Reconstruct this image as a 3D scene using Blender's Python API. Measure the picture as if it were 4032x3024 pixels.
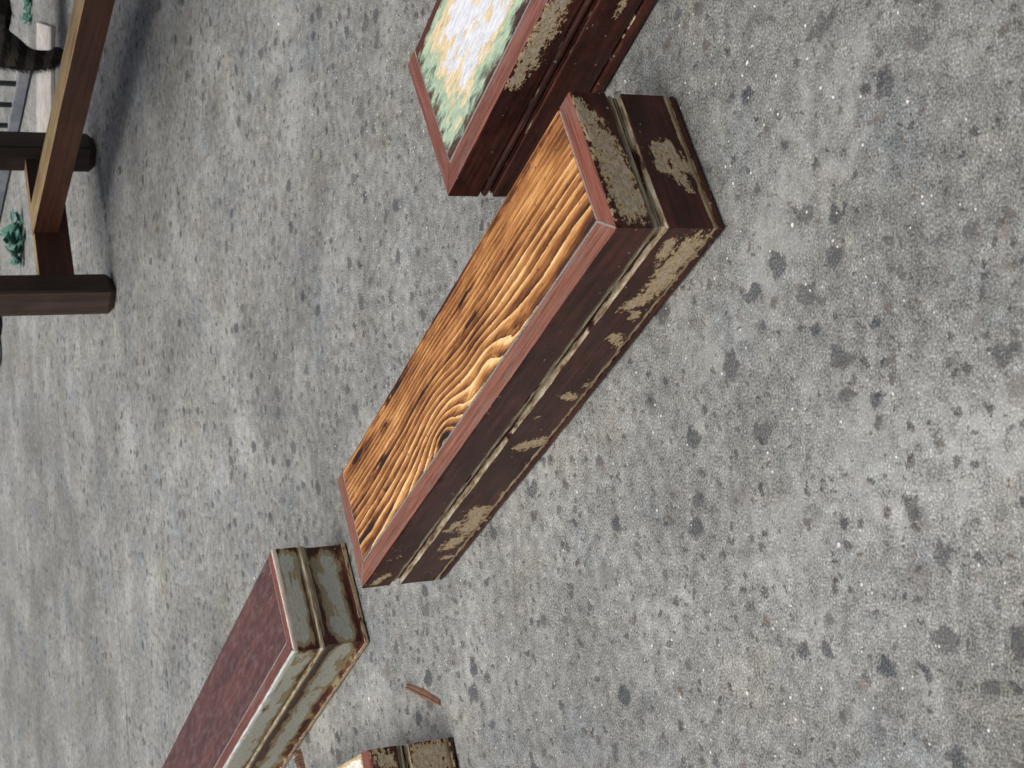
import bpy, bmesh, math, random
import numpy as np
from mathutils import Vector, Matrix, noise as mnoise

scene = bpy.context.scene
for o in list(bpy.data.objects):
    bpy.data.objects.remove(o)
rad = math.radians

# ------------------------------------------------------------------ camera
cam_d = bpy.data.cameras.new('camera')
cam = bpy.data.objects.new('camera', cam_d)
scene.collection.objects.link(cam)
fw = Vector((0.0, 0.8984, -0.4391)).normalized()
rt = Vector((0.9988, -0.0211, -0.0431)).normalized()
up = Vector((0.048, 0.4386, 0.8974)).normalized()
# the phone was held upright and the picture is stored lying on its side
m = Matrix.Identity(4)
for i in range(3):
    m[i][0] = -up[i]; m[i][1] = rt[i]; m[i][2] = -fw[i]; m[i][3] = (0, 0, 0.6908)[i]
cam.matrix_world = m
cam_d.sensor_width = 36.0
cam_d.lens = 6100.0 / 4032.0 * 36.0
cam_d.clip_start = 0.02
cam_d.clip_end = 200.0
cam_d.dof.use_dof = True
cam_d.dof.focus_distance = 1.55
cam_d.dof.aperture_fstop = 26.0
scene.camera = cam

# ------------------------------------------------------------------ light
SUN_EL, SUN_AZ = 72.0, -130.0      # azimuth: degrees clockwise from +Y (light comes from behind the scene)
w = bpy.data.worlds.new('World')
scene.world = w
w.use_nodes = True
wn = w.node_tree
bg = wn.nodes['Background']
sky = wn.nodes.new('ShaderNodeTexSky')
sky.sky_type = 'NISHITA'
sky.sun_disc = False
sky.sun_elevation = rad(SUN_EL)
sky.sun_rotation = rad(SUN_AZ)
sky.air_density = 0.45
sky.dust_density = 9.0
sky.ozone_density = 0.0
wn.links.new(sky.outputs['Color'], bg.inputs['Color'])
bg.inputs['Strength'].default_value = 0.125
sl = bpy.data.lights.new('sun', 'SUN')
sl.energy = 1.45
sl.angle = rad(55)
sl.color = (1.0, 0.985, 0.95)
sun = bpy.data.objects.new('sun', sl)
scene.collection.objects.link(sun)
sd = Vector((math.sin(rad(SUN_AZ)) * math.cos(rad(SUN_EL)), math.cos(rad(SUN_AZ)) * math.cos(rad(SUN_EL)), math.sin(rad(SUN_EL))))
sun.rotation_euler = sd.to_track_quat('Z', 'Y').to_euler()
vs = scene.view_settings
vs.view_transform = 'Standard'
vs.look = 'None'
vs.exposure = -0.1
vs.gamma = 1.0

cy = scene.cycles
cy.max_bounces = 5
cy.diffuse_bounces = 3
cy.glossy_bounces = 2
cy.transmission_bounces = 0
cy.use_adaptive_sampling = True
cy.adaptive_threshold = 0.015
cy.caustics_reflective = False
cy.caustics_refractive = False

# ------------------------------------------------------------------ node helper
class NT:
    def __init__(self, name, dim='2D'):
        self.dim = dim
        self.mat = bpy.data.materials.new(name)
        self.mat.use_nodes = True
        self.t = self.mat.node_tree
        self.t.nodes.clear()
        self.out = self.t.nodes.new('ShaderNodeOutputMaterial')
        self.bsdf = self.t.nodes.new('ShaderNodeBsdfPrincipled')
        self.t.links.new(self.bsdf.outputs[0], self.out.inputs[0])
    def _set(self, sock, v):
        if isinstance(v, S): self.t.links.new(v.s, sock)
        elif isinstance(v, (tuple, list)):
            sock.default_value = tuple(v) + (1.0,) if len(v) == 3 and len(sock.default_value) == 4 else tuple(v)
        else:
            sock.default_value = v
    def math(self, op, a, b=None, c=None, clamp=False):
        n = self.t.nodes.new('ShaderNodeMath'); n.operation = op; n.use_clamp = clamp
        self._set(n.inputs[0], a)
        if b is not None: self._set(n.inputs[1], b)
        if c is not None: self._set(n.inputs[2], c)
        return S(self, n.outputs[0])
    def attr(self, name, vec=False):
        n = self.t.nodes.new('ShaderNodeAttribute'); n.attribute_name = name
        return S(self, n.outputs['Vector' if vec else 'Fac'])
    def obj(self):
        return S(self, self.t.nodes.new('ShaderNodeTexCoord').outputs['Object'])
    def uv(self):
        return S(self, self.t.nodes.new('ShaderNodeTexCoord').outputs['UV'])
    def sep(self, v):
        n = self.t.nodes.new('ShaderNodeSeparateXYZ'); self._set(n.inputs[0], v)
        return [S(self, n.outputs[i]) for i in range(3)]
    def comb(self, x, y=0.0, z=0.0):
        if self.dim == '2D' and isinstance(z, float) and z:
            x = x + z * 17.3; y = y + z * 5.9; z = 0.0
        n = self.t.nodes.new('ShaderNodeCombineXYZ')
        for i, v in enumerate((x, y, z)): self._set(n.inputs[i], v)
        return S(self, n.outputs[0])
    def vmath(self, op, a, b):
        n = self.t.nodes.new('ShaderNodeVectorMath'); n.operation = op
        self._set(n.inputs[0], a); self._set(n.inputs[1], b)
        return S(self, n.outputs[0])
    def noise(self, v, scale=1.0, detail=2.0, rough=0.5, dist=0.0, color=False):
        n = self.t.nodes.new('ShaderNodeTexNoise')
        n.noise_dimensions = self.dim
        self._set(n.inputs['Vector'], v); n.inputs['Scale'].default_value = scale
        n.inputs['Detail'].default_value = detail; n.inputs['Roughness'].default_value = rough
        n.inputs['Distortion'].default_value = dist
        return S(self, n.outputs['Color' if color else 'Fac'])
    def voro(self, v, scale, rnd=1.0):
        n = self.t.nodes.new('ShaderNodeTexVoronoi'); n.voronoi_dimensions = self.dim; n.inputs['Scale'].default_value = scale
        n.inputs['Randomness'].default_value = rnd
        self._set(n.inputs['Vector'], v)
        return S(self, n.outputs['Distance']), S(self, n.outputs['Color'])
    def ramp(self, f, stops, interp='LINEAR'):
        n = self.t.nodes.new('ShaderNodeValToRGB'); n.color_ramp.interpolation = interp
        el = n.color_ramp.elements
        while len(el) < len(stops): el.new(0.5)
        for e, (p, c) in zip(el, stops):
            e.position = p
            e.color = (c, c, c, 1) if isinstance(c, (int, float)) else tuple(c) + (1,)
        self._set(n.inputs[0], f)
        return S(self, n.outputs[0])
    def mix(self, f, a, b, mode='MIX'):
        n = self.t.nodes.new('ShaderNodeMix'); n.data_type = 'RGBA'; n.blend_type = mode
        n.clamp_factor = True
        self._set(n.inputs[0], f); self._set(n.inputs[6], a); self._set(n.inputs[7], b)
        return S(self, n.outputs[2])
    def step(self, v, lo, hi):
        n = self.t.nodes.new('ShaderNodeMapRange'); n.interpolation_type = 'SMOOTHSTEP'
        self._set(n.inputs[0], v); n.inputs[1].default_value = lo; n.inputs[2].default_value = hi
        return S(self, n.outputs[0])
    def bump(self, h, strength=0.5, dist=0.001):
        n = self.t.nodes.new('ShaderNodeBump'); n.inputs['Strength'].default_value = strength
        n.inputs['Distance'].default_value = dist
        self._set(n.inputs['Height'], h)
        self.t.links.new(n.outputs[0], self.bsdf.inputs['Normal'])
    def done(self, color, rough, spec=0.5, coat=0.0, coat_rough=0.2):
        self._set(self.bsdf.inputs['Base Color'], color)
        self._set(self.bsdf.inputs['Roughness'], rough)
        self._set(self.bsdf.inputs['Specular IOR Level'], spec)
        self.bsdf.inputs['Coat Weight'].default_value = coat
        self.bsdf.inputs['Coat Roughness'].default_value = coat_rough
        return self.mat
class S:
    def __init__(self, nt, s): self.nt = nt; self.s = s
    def __add__(self, o): return self.nt.math('ADD', self, o)
    __radd__ = __add__
    def __sub__(self, o): return self.nt.math('SUBTRACT', self, o)
    def __rsub__(self, o): return self.nt.math('SUBTRACT', o, self)
    def __mul__(self, o): return self.nt.math('MULTIPLY', self, o)
    __rmul__ = __mul__

# ------------------------------------------------------------------ scene helpers
C = scene.collection
def tag(o, label=None, cat=None, group=None, kind=None):
    if label: o['label'] = label
    if cat: o['category'] = cat
    if group: o['group'] = group
    if kind: o['kind'] = kind
    return o
def empty(name, loc, rz=0.0):
    o = bpy.data.objects.new(name, None)
    o.empty_display_size = 0.05
    o.location = loc; o.rotation_euler = (0, 0, rz)
    C.objects.link(o)
    return o
def link(name, me, mat, parent=None, smooth=False):
    o = bpy.data.objects.new(name, me)
    C.objects.link(o)
    if mat: me.materials.append(mat)
    if parent: o.parent = parent
    if smooth: me.polygons.foreach_set('use_smooth', [True] * len(me.polygons))
    return o
def mesh(name, verts, faces, uvs=None, attrs=None):
    me = bpy.data.meshes.new(name)
    me.from_pydata([tuple(v) for v in verts], [], faces)
    if uvs is not None:
        ul = me.uv_layers.new(name='UVMap')
        idx = np.zeros(len(me.loops), dtype=np.int32); me.loops.foreach_get('vertex_index', idx)
        ul.data.foreach_set('uv', np.asarray(uvs, dtype=np.float32)[idx].ravel())
    for k, a in (attrs or {}).items():
        at = me.attributes.new(k, 'FLOAT', 'POINT')
        at.data.foreach_set('value', np.asarray(a, dtype=np.float32))
    me.update()
    return me

# ------------------------------------------------------------------ materials
def concrete():
    n = NT('worn_concrete')
    p = n.obj()
    px, py, pz = n.sep(p)
    lo_ = n.noise(p, 6.0, 5, 0.64, color=True)
    md_ = n.noise(p, 62.0, 4, 0.68, color=True)
    hi_ = n.noise(p, 520.0, 2, 0.7, color=True)
    l1, l2, l3 = n.sep(lo_)
    m1, m2, m3 = n.sep(md_)
    h1, h2, h3 = n.sep(hi_)
    wv = n.vmath('SCALE', n.vmath('SUBTRACT', md_, (0.5, 0.5, 0.5)), (0, 0, 0))
    wv.s.node.inputs[3].default_value = 0.018
    pw = n.vmath('ADD', p, wv)
    v = l1 * 0.16 + m1 * 0.30 + h1 * 0.54
    base = n.ramp(v, [(0.31, (0.042, 0.045, 0.046)), (0.42, (0.132, 0.142, 0.139)), (0.50, (0.213, 0.228, 0.223)), (0.58, (0.302, 0.322, 0.315)), (0.68, (0.555, 0.585, 0.572))])
    # cement film worn away in soft cool / warm / dark / pale patches
    base = n.mix(n.step(l2, 0.52, 0.70) * 0.5, base, n.mix(1.0, base, (1.06, 1.0, 0.90), 'MULTIPLY'))
    base = n.mix(n.step(l2, 0.47, 0.32) * 0.5, base, n.mix(1.0, base, (0.86, 0.96, 1.07), 'MULTIPLY'))
    base = n.mix(n.step(l3, 0.52, 0.70) * 0.34, base, n.mix(1.0, base, (0.62, 0.62, 0.61), 'MULTIPLY'))
    base = n.mix(n.step(l1 * 0.6 + m2 * 0.4, 0.51, 0.64) * 0.42, base, (0.365, 0.388, 0.380))
    wide_ = n.noise(p, 1.7, 3, 0.55)
    base = n.mix(n.step(wide_, 0.34, 0.66), n.mix(1.0, base, (0.86, 0.86, 0.855), 'MULTIPLY'), n.mix(1.0, base, (1.12, 1.12, 1.12), 'MULTIPLY'))
    def stones(scale, frac, r0, r1, off, cols, strength, soft, rag):
        nonlocal base
        q = n.vmath('MULTIPLY', n.vmath('ADD', pw, off), (1.0, 0.80, 1.0))
        d, c = n.voro(q, scale)
        cr, cg, cb = n.sep(c)
        rr = cg * cg * (r1 - r0) + r0
        edge = n.step(rr - d + (m3 - 0.5) * rag + (h2 - 0.5) * rag * 0.6, -soft * 0.5, soft)
        on = edge * n.math('LESS_THAN', cr, frac)
        f = on * (n.step(h3, 0.34, 0.60) * 0.55 + 0.45) * strength
        base = n.mix(f, base, n.mix(cb, cols[0], cols[1]))
        return on
    stones(24, 0.10, 0.10, 0.34, (9.1, 2.2, 0), ((0.130, 0.135, 0.142), (0.165, 0.150, 0.135)), 0.70, 0.14, 0.30)
    e1 = stones(38, 0.30, 0.06, 0.42, (0, 0, 0), ((0.030, 0.041, 0.055), (0.095, 0.097, 0.098)), 0.95, 0.09, 0.40)
    e2 = stones(86, 0.40, 0.06, 0.40, (3.3, 1.7, 0), ((0.035, 0.040, 0.048), (0.11, 0.10, 0.09)), 0.92, 0.10, 0.42)
    stones(185, 0.20, 0.08, 0.40, (5.1, 8.2, 0), ((0.030, 0.030, 0.032), (0.11, 0.085, 0.062)), 0.9, 0.14, 0.3)
    stones(56, 0.04, 0.08, 0.26, (1.1, 6.2, 0), ((0.20, 0.115, 0.085), (0.15, 0.085, 0.07)), 0.45, 0.2, 0.4)
    # pale quartz grains
    d, c = n.voro(n.vmath('ADD', p, (4.2, 1.0, 0)), 210)
    cr, cg, cb = n.sep(c)
    grain = n.step(cg * 0.22 + 0.06 - d, 0.0, 0.06) * n.math('LESS_THAN', cr, 0.022)
    base = n.mix(grain * 0.85, base, (0.74, 0.74, 0.72))
    # trowel joints running across the slab far back
    jl = n.math('ABSOLUTE', py - px * 0.45 - px * px * 0.20 - 3.60 + (l1 - 0.5) * 0.06)
    joint = n.step(jl, 0.011, 0.003) * (n.step(l2, 0.36, 0.54) * 0.8 + 0.2) * n.step(px, 0.25, 0.0)
    jl2 = n.math('ABSOLUTE', py - px * 0.46 - 4.06 + (l2 - 0.5) * 0.08)
    joint2 = n.step(jl2, 0.014, 0.004) * n.step(l3, 0.38, 0.54) * n.step(px, 0.25, 0.0)
    base = n.mix(joint * 0.55 + joint2 * 0.40, base, (0.085, 0.085, 0.082))
    n.bump(n.noise(p, 300.0, 3, 0.7), 0.5, 0.0014)
    return n.done(base, 0.85 - grain * 0.4, 0.3)

def sawn_panel():
    """scorched, brushed softwood; 'ring' is the growth-ring coordinate over the board"""
    n = NT('scorched_pine')
    u = n.uv()
    s, t, _ = n.sep(u)
    ring = n.attr('ring')
    burn_a = n.attr('burn')
    wide = n.noise(n.comb(s * 5.0, t * 26.0), 1.0, 3, 0.55)
    wav = n.noise(n.comb(s * 16.0, t * 60.0), 1.0, 3, 0.6)
    rag = n.noise(n.comb(s * 200.0, t * 420.0), 1.0, 3, 0.7)
    ph = ring + (wide - 0.5) * 1.15 + (wav - 0.5) * 0.30 + (rag - 0.5) * 0.10
    fr = n.math('FRACT', ph)
    fr2 = n.math('FRACT', ph * 2.7 + 0.3)
    cell = n.noise(n.comb(n.math('FLOOR', ph) * 7.31, 0.0), 1.0, 0, 0.5)
    fib = n.noise(n.comb(s * 55.0, t * 1500.0), 1.0, 3, 0.65)
    fib2 = n.noise(n.comb(s * 14.0, t * 420.0), 1.0, 3, 0.6)
    blot = n.noise(n.comb(s * 9.0, t * 34.0, 3.0), 1.0, 4, 0.62)
    calm = n.attr('calm')
    saw = n.math('POWER', fr, 1.7)
    ringv = saw * 0.62 + fr2 * 0.10 - 0.25
    smudge = n.noise(n.comb(s * 40.0, t * 160.0, 4.0), 1.0, 4, 0.7)
    val = ringv * (1.30 - calm * 1.05) + (fib - 0.5) * 0.34 + (fib2 - 0.5) * 0.50 + (blot - 0.5) * 0.95 + (cell - 0.5) * 0.30 + 0.48
    val = val - burn_a * n.step(smudge, 0.30, 0.62) * 0.85 + n.attr('bare') * n.step(smudge, 0.36, 0.60) * 0.36
    col = n.ramp(val, [(0.0, (0.014, 0.009, 0.009)), (0.14, (0.040, 0.017, 0.010)), (0.28, (0.125, 0.043, 0.013)), (0.44, (0.255, 0.105, 0.032)),
                       (0.62, (0.43, 0.205, 0.067)), (0.82, (0.64, 0.365, 0.130)), (1.0, (0.84, 0.61, 0.30))])
    # sharp dark line at the foot of each late-wood ridge
    line = n.step(fr, 0.09, 0.0) * n.step(n.noise(n.comb(s * 18.0, t * 30.0, 1.0), 1.0, 2, 0.5), 0.30, 0.55)
    col = n.mix(line * 0.42, col, (0.055, 0.020, 0.010))
    # small dark flecks
    d, c = n.voro(n.comb(s * 110.0, t * 300.0), 1.0)
    cr, cg, cb = n.sep(c)
    fl = n.step(0.24 - d, 0.0, 0.1) * n.math('LESS_THAN', cr, 0.05)
    col = n.mix(fl * 0.75, col, (0.03, 0.014, 0.010))
    n.bump(fr * (1.0 - calm) * 0.8 + fib * 0.4, 0.45, 0.0010)
    return n.done(col, 0.50, 0.30)

def rail_wood(n, s, t, tone=(0.20, 0.060, 0.034)):
    fib = n.noise(n.comb(s * 22.0, t * 900.0), 1.0, 4, 0.62)
    fib2 = n.noise(n.comb(s * 7.0, t * 260.0), 1.0, 3, 0.6)
    por = n.noise(n.comb(s * 420.0, t * 1500.0), 1.0, 2, 0.6)
    v = fib * 0.45 + fib2 * 0.45 + por * 0.10
    a = tuple(c * 0.36 for c in tone); b = tuple(min(1, c * 1.75) for c in tone)
    col = n.ramp(v, [(0.30, a), (0.50, tone), (0.70, b)])
    return col, v

def moulded_board(name, layers, varnish=(0.042, 0.0140, 0.0105), rail=(0.195, 0.083, 0.057), soft=False, bead_wear=0.5, edge_wear=0.0, base_line=0.6, topz=0.1, gloss=0.36, edge_col=(0.55, 0.62, 0.60)):
    n = NT(name)
    s, t, _ = n.sep(n.uv())
    wear = n.attr('wear')
    cove = n.attr('cove')
    basel = n.attr('basel')
    edge = n.attr('edge')
    # old dark varnish with the grain just showing
    g1 = n.noise(n.comb(s * 11.0, t * 170.0), 1.0, 4, 0.62)
    g2 = n.noise(n.comb(s * 60.0, t * 60.0, 2.0), 1.0, 4, 0.62)
    g3 = n.noise(n.comb(s * 9.0, t * 22.0, 5.0), 1.0, 3, 0.6)
    vv = g1 * 0.6 + g2 * 0.3 + g3 * 0.4
    dk = tuple(c * 0.45 for c in varnish); lt = tuple(c * x for c, x in zip(varnish, (2.2, 2.0, 1.9)))
    col = n.ramp(vv, [(0.45, dk), (0.64, varnish), (0.86, lt)])
    # hazy bloom and dust on the varnish
    bloom = n.step(n.noise(n.comb(s * 14.0, t * 40.0, 9.0), 1.0, 5, 0.68), 0.50, 0.80)
    col = n.mix(bloom * 0.16, col, (0.085, 0.060, 0.056))
    scr = n.noise(n.comb(s * 520.0 + t * 300.0, t * 60.0 - s * 20.0, 4.0), 1.0, 2, 0.6)
    col = n.mix(n.step(scr, 0.70, 0.80) * 0.25, col, (0.20, 0.15, 0.12))
    # top edge of the board, varnish sanded off
    rc, rv = rail_wood(n, s, t, rail)
    toprag = n.noise(n.comb(s * 120.0, 0.0, 1.0), 1.0, 3, 0.7)
    ontop = n.step(t + (toprag - 0.5) * 0.0008, topz - 0.0006, topz + 0.0004)
    grime = n.step(n.noise(n.comb(s * 24.0, t * 70.0, 7.0), 1.0, 4, 0.66), 0.48, 0.72)
    rc = n.mix(grime * 0.35, rc, (0.20, 0.155, 0.14))
    col = n.mix(ontop, col, rc)
    # flaked or sanded-through paint: one wear field, a colour for every layer
    if soft:
        rag = (n.noise(n.comb(s * 20.0, t * 62.0, 2.0), 1.0, 4, 0.58) - 0.5) * 1.9 + (n.noise(n.comb(s * 130.0, t * 900.0, 2.0), 1.0, 3, 0.6) - 0.5) * 0.16
    else:
        rag = (n.noise(n.comb(s * 62.0, t * 90.0, 2.0), 1.0, 2, 0.6) - 0.5) * 1.5 + (n.noise(n.comb(s * 170.0, t * 250.0, 2.0), 1.0, 4, 0.78) - 0.5) * 4.6
    wf = wear + rag
    sp = n.voro(n.comb(s * 260.0, t * 330.0, 1.5), 1.0)
    sr, sg, sb = n.sep(sp[1])
    chips = n.step(sg * 0.34 - sp[0], 0.0, 0.05) * n.math('LESS_THAN', sr, 0.016)
    hgt = wf * 0.0
    first = None
    for i, (lv, wd, c1, c2) in enumerate(layers):
        f = n.step(wf, lv, lv + wd)
        if first is None: first = f
        lum = n.noise(n.comb(s * 160.0, t * 420.0, 6.0 + i), 1.0, 4, 0.7)
        lc = n.mix(n.step(lum, 0.32, 0.68), c1, c2)
        col = n.mix(f, col, lc)
    col = n.mix(chips * 0.75 * (1.0 - ontop), col, (0.36, 0.30, 0.22))
    # mouldings rubbed down to grey primer and dirty wood
    cn = n.noise(n.comb(s * 26.0, t * 420.0, 3.0), 1.0, 5, 0.7)
    cn2 = n.noise(n.comb(s * 11.0, t * 160.0, 8.0), 1.0, 3, 0.6)
    cw = n.step(cove * 0.8 + (cn - 0.5) * 0.9 + (cn2 - 0.5) * 1.9 + bead_wear - 0.5, 0.46, 0.60)
    cc = n.ramp(n.noise(n.comb(s * 40.0, t * 700.0, 5.0), 1.0, 4, 0.65), [(0.28, (0.07, 0.046, 0.024)), (0.42, (0.25, 0.195, 0.115)), (0.56, (0.40, 0.36, 0.255)), (0.72, (0.55, 0.52, 0.41))])
    col = n.mix(cw * n.step(cove, 0.05, 0.3), col, cc)
    bn = n.noise(n.comb(s * 60.0, t * 300.0, 11.0), 1.0, 4, 0.7)
    bw = n.step(basel + (bn - 0.5) * 1.6 + base_line - 0.5, 0.62, 0.70) * n.step(basel, 0.2, 0.4)
    col = n.mix(bw, col, n.ramp(bn, [(0.3, (0.28, 0.20, 0.105)), (0.6, (0.55, 0.43, 0.26)), (0.8, (0.66, 0.60, 0.46))]))
    if edge_wear > 0:
        en = n.noise(n.comb(s * 30.0, t * 200.0, 13.0), 1.0, 4, 0.7)
        ew = n.step(edge + (en - 0.5) * 1.1 + edge_wear - 0.5, 0.55, 0.68) * n.step(edge, 0.1, 0.3)
        col = n.mix(ew, col, n.ramp(en, [(0.35, (0.42, 0.37, 0.31)), (0.6, edge_col)]))
    n.bump(n.noise(n.comb(s * 30.0, t * 800.0), 1.0, 3, 0.6) * 0.35 - first * 0.8 - cw * 0.4 + scr * 0.05 - chips * 0.3 + rv * ontop * 0.8, 0.6, 0.0007)
    rough = n.math('ADD', first * 0.32 + ontop * 0.18 + cw * n.step(cove, 0.05, 0.3) * 0.25 + bloom * 0.18 + g2 * 0.1, gloss - 0.05, clamp=True)
    return n.done(col, rough, 0.28)

def layered_panel(name, layers, rag_amp=0.8, vein=True, gloss=0.4):
    """paint layers rubbed through, long streaks along the board"""
    n = NT(name)
    s, t, _ = n.sep(n.uv())
    wear = n.attr('wear')
    a = n.noise(n.comb(s * 22.0, t * 75.0, 1.0), 1.0, 5, 0.62)
    b = n.noise(n.comb(s * 95.0, t * 420.0, 2.0), 1.0, 4, 0.68)
    wf = wear + (a - 0.5) * rag_amp * 2.0 + (b - 0.5) * rag_amp * 0.55
    g = n.noise(n.comb(s * 18.0, t * 320.0, 3.0), 1.0, 4, 0.62)
    col = n.ramp(g, [(0.35, (0.035, 0.018, 0.016)), (0.65, (0.12, 0.055, 0.045))])
    rag0 = None
    for i, (lv, wd, c1, c2) in enumerate(layers):
        f = n.step(wf, lv, lv + wd)
        if rag0 is None: rag0 = f
        lum = n.noise(n.comb(s * 60.0, t * 260.0, 5.0 + i), 1.0, 4, 0.7)
        col = n.mix(f, col, n.mix(n.step(lum, 0.35, 0.65), c1, c2))
    if vein:
        vn = n.noise(n.comb(s * 42.0, t * 210.0, 20.0), 1.0, 5, 0.7)
        vein_l = n.step(n.math('ABSOLUTE', vn - 0.5), 0.022, 0.004) * n.step(n.noise(n.comb(s * 20.0, t * 60.0, 22.0), 1.0, 3, 0.6), 0.46, 0.62)
        col = n.mix(vein_l * 0.6 * n.step(wf, 0.2, 0.5), col, (0.20, 0.17, 0.12))
        d, c = n.voro(n.comb(s * 120.0, t * 420.0), 1.0)
        cr, cg, cb = n.sep(c)
        fl = n.step(0.28 - d, 0.0, 0.1) * n.math('LESS_THAN', cr, 0.06)
        col = n.mix(fl * 0.6, col, (0.16, 0.17, 0.16))
    n.bump(b * 0.5 + wf * 0.2, 0.35, 0.0008)
    return n.done(col, gloss, 0.5)

def plain_wood(name, tone, rough=0.55, along=0):
    n = NT(name, '3D')
    x, y, z = n.sep(n.obj())
    ax = [x, y, z]
    l = ax[along]; a, b = [ax[i] for i in range(3) if i != along]
    g = n.noise(n.comb(l * 5.0, a * 130.0, b * 130.0), 1.0, 4, 0.62)
    g2 = n.noise(n.comb(l * 9.0, a * 18.0, b * 18.0), 1.0, 3, 0.6)
    v = g * 0.6 + g2 * 0.4
    col = n.ramp(v, [(0.32, tuple(c * 0.4 for c in tone)), (0.5, tone), (0.7, tuple(min(1, c * 1.7) for c in tone))])
    n.bump(g, 0.4, 0.0008)
    return n.done(col, rough, 0.4)

def plain(name, c1, c2, scale=60.0, rough=0.6, spec=0.4, bump=0.3):
    n = NT(name, '3D')
    v = n.noise(n.obj(), scale, 4, 0.65)
    n.bump(v, bump, 0.001)
    return n.done(n.mix(n.step(v, 0.35, 0.65), c1, c2), rough, spec)

TAN = (0.55, 0.43, 0.24); TAN2 = (0.36, 0.27, 0.145)
GRY = (0.46, 0.43, 0.345); GRY2 = (0.25, 0.20, 0.13)
flaked = [(0.10, 0.05, TAN2, TAN), (0.60, 0.30, (0.30, 0.225, 0.135), GRY)]
flaked_grey = [(0.10, 0.05, TAN2, TAN), (0.42, 0.30, GRY2, GRY)]
sanded = [(-0.05, 0.30, (0.12, 0.068, 0.032), (0.17, 0.10, 0.05)), (0.20, 0.10, (0.24, 0.20, 0.115), (0.31, 0.26, 0.16)), (0.58, 0.07, (0.32, 0.34, 0.285), (0.43, 0.45, 0.39))]
MAT = dict(
    concrete=concrete(),
    pine=sawn_panel(),
    board=moulded_board('flaked_brown_varnish', flaked, bead_wear=0.60),
    board_end=moulded_board('flaked_brown_varnish_end', flaked_grey, bead_wear=0.66, base_line=0.78, rail=(0.185, 0.066, 0.046)),
    maho=moulded_board('mahogany_varnish', flaked_grey, varnish=(0.042, 0.0140, 0.0105), bead_wear=0.16, base_line=0.0, rail=(0.165, 0.066, 0.050)),
    sanded=moulded_board('sanded_layers', sanded, varnish=(0.055, 0.015, 0.010), soft=True, bead_wear=0.75, edge_wear=0.50, base_line=0.35, rail=(0.140, 0.056, 0.047), topz=0.1015, edge_col=(0.50, 0.60, 0.60)),
    sanded_end=moulded_board('sanded_layers_end', sanded, varnish=(0.05, 0.014, 0.010), soft=True, bead_wear=0.80, edge_wear=0.46, base_line=0.3, rail=(0.165, 0.062, 0.049), topz=0.1015, edge_col=(0.60, 0.56, 0.50)),
    back=plain_wood('raw_back_board', (0.12, 0.05, 0.03)),
    filler=plain('grey_joint_filler', (0.17, 0.165, 0.155), (0.27, 0.26, 0.24), 400, 0.9, 0.2),
    green=layered_panel('rubbed_green_cream_paint', [(0.0, 0.14, (0.13, 0.19, 0.14), (0.24, 0.33, 0.24)), (0.20, 0.06, (0.29, 0.42, 0.30), (0.44, 0.57, 0.43)),
                                                    (0.58, 0.05, (0.62, 0.50, 0.28), (0.76, 0.65, 0.43)), (0.86, 0.06, (0.56, 0.63, 0.71), (0.76, 0.80, 0.84))], 0.85),
    redpanel=None,
    white=layered_panel('rubbed_white_paint', [(0.0, 0.1, (0.45, 0.33, 0.16), (0.6, 0.48, 0.28)), (0.25, 0.1, (0.72, 0.76, 0.70), (0.85, 0.88, 0.84))], 0.4),
)

def red_panel():
    n = NT('worn_red_brown_stain')
    s, t, _ = n.sep(n.uv())
    g = n.noise(n.comb(s * 9.0, t * 210.0), 1.0, 4, 0.62)
    g2 = n.noise(n.comb(s * 5.0, t * 30.0, 3.0), 1.0, 4, 0.6)
    g3 = n.noise(n.comb(s * 30.0, t * 90.0, 4.0), 1.0, 4, 0.66)
    v = g * 0.5 + g2 * 0.5
    col = n.ramp(v, [(0.30, (0.050, 0.023, 0.021)), (0.50, (0.090, 0.038, 0.032)), (0.70, (0.150, 0.060, 0.043))])
    col = n.mix(n.step(g3, 0.42, 0.72) * 0.45, col, (0.155, 0.115, 0.12))
    scuff = n.noise(n.comb(s * 150.0 + t * 120.0, t * 40.0, 6.0), 1.0, 3, 0.65)
    col = n.mix(n.step(scuff, 0.62, 0.74) * 0.30, col, (0.26, 0.20, 0.19))
    d, c = n.voro(n.comb(s * 90.0, t * 160.0), 1.0)
    cr, cg, cb = n.sep(c)
    fl = n.step(0.14 - d, 0.0, 0.08) * n.math('LESS_THAN', cr, 0.03)
    col = n.mix(fl * 0.8, col, (0.42, 0.34, 0.30))
    n.bump(g, 0.3, 0.0007)
    return n.done(col, n.step(g3, 0.3, 0.7) * 0.25 + 0.28, 0.40)
MAT['redpanel'] = red_panel()

# ------------------------------------------------------------------ ground
fl = bpy.data.meshes.new('concrete_floor')
fl.from_pydata([(-30, -12, 0), (30, -12, 0), (30, 45, 0), (-30, 45, 0)], [], [(0, 1, 2, 3)])
floor = link('concrete_floor', fl, MAT['concrete'])
tag(floor, 'worn grey concrete floor with dark aggregate showing', kind='structure')

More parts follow.
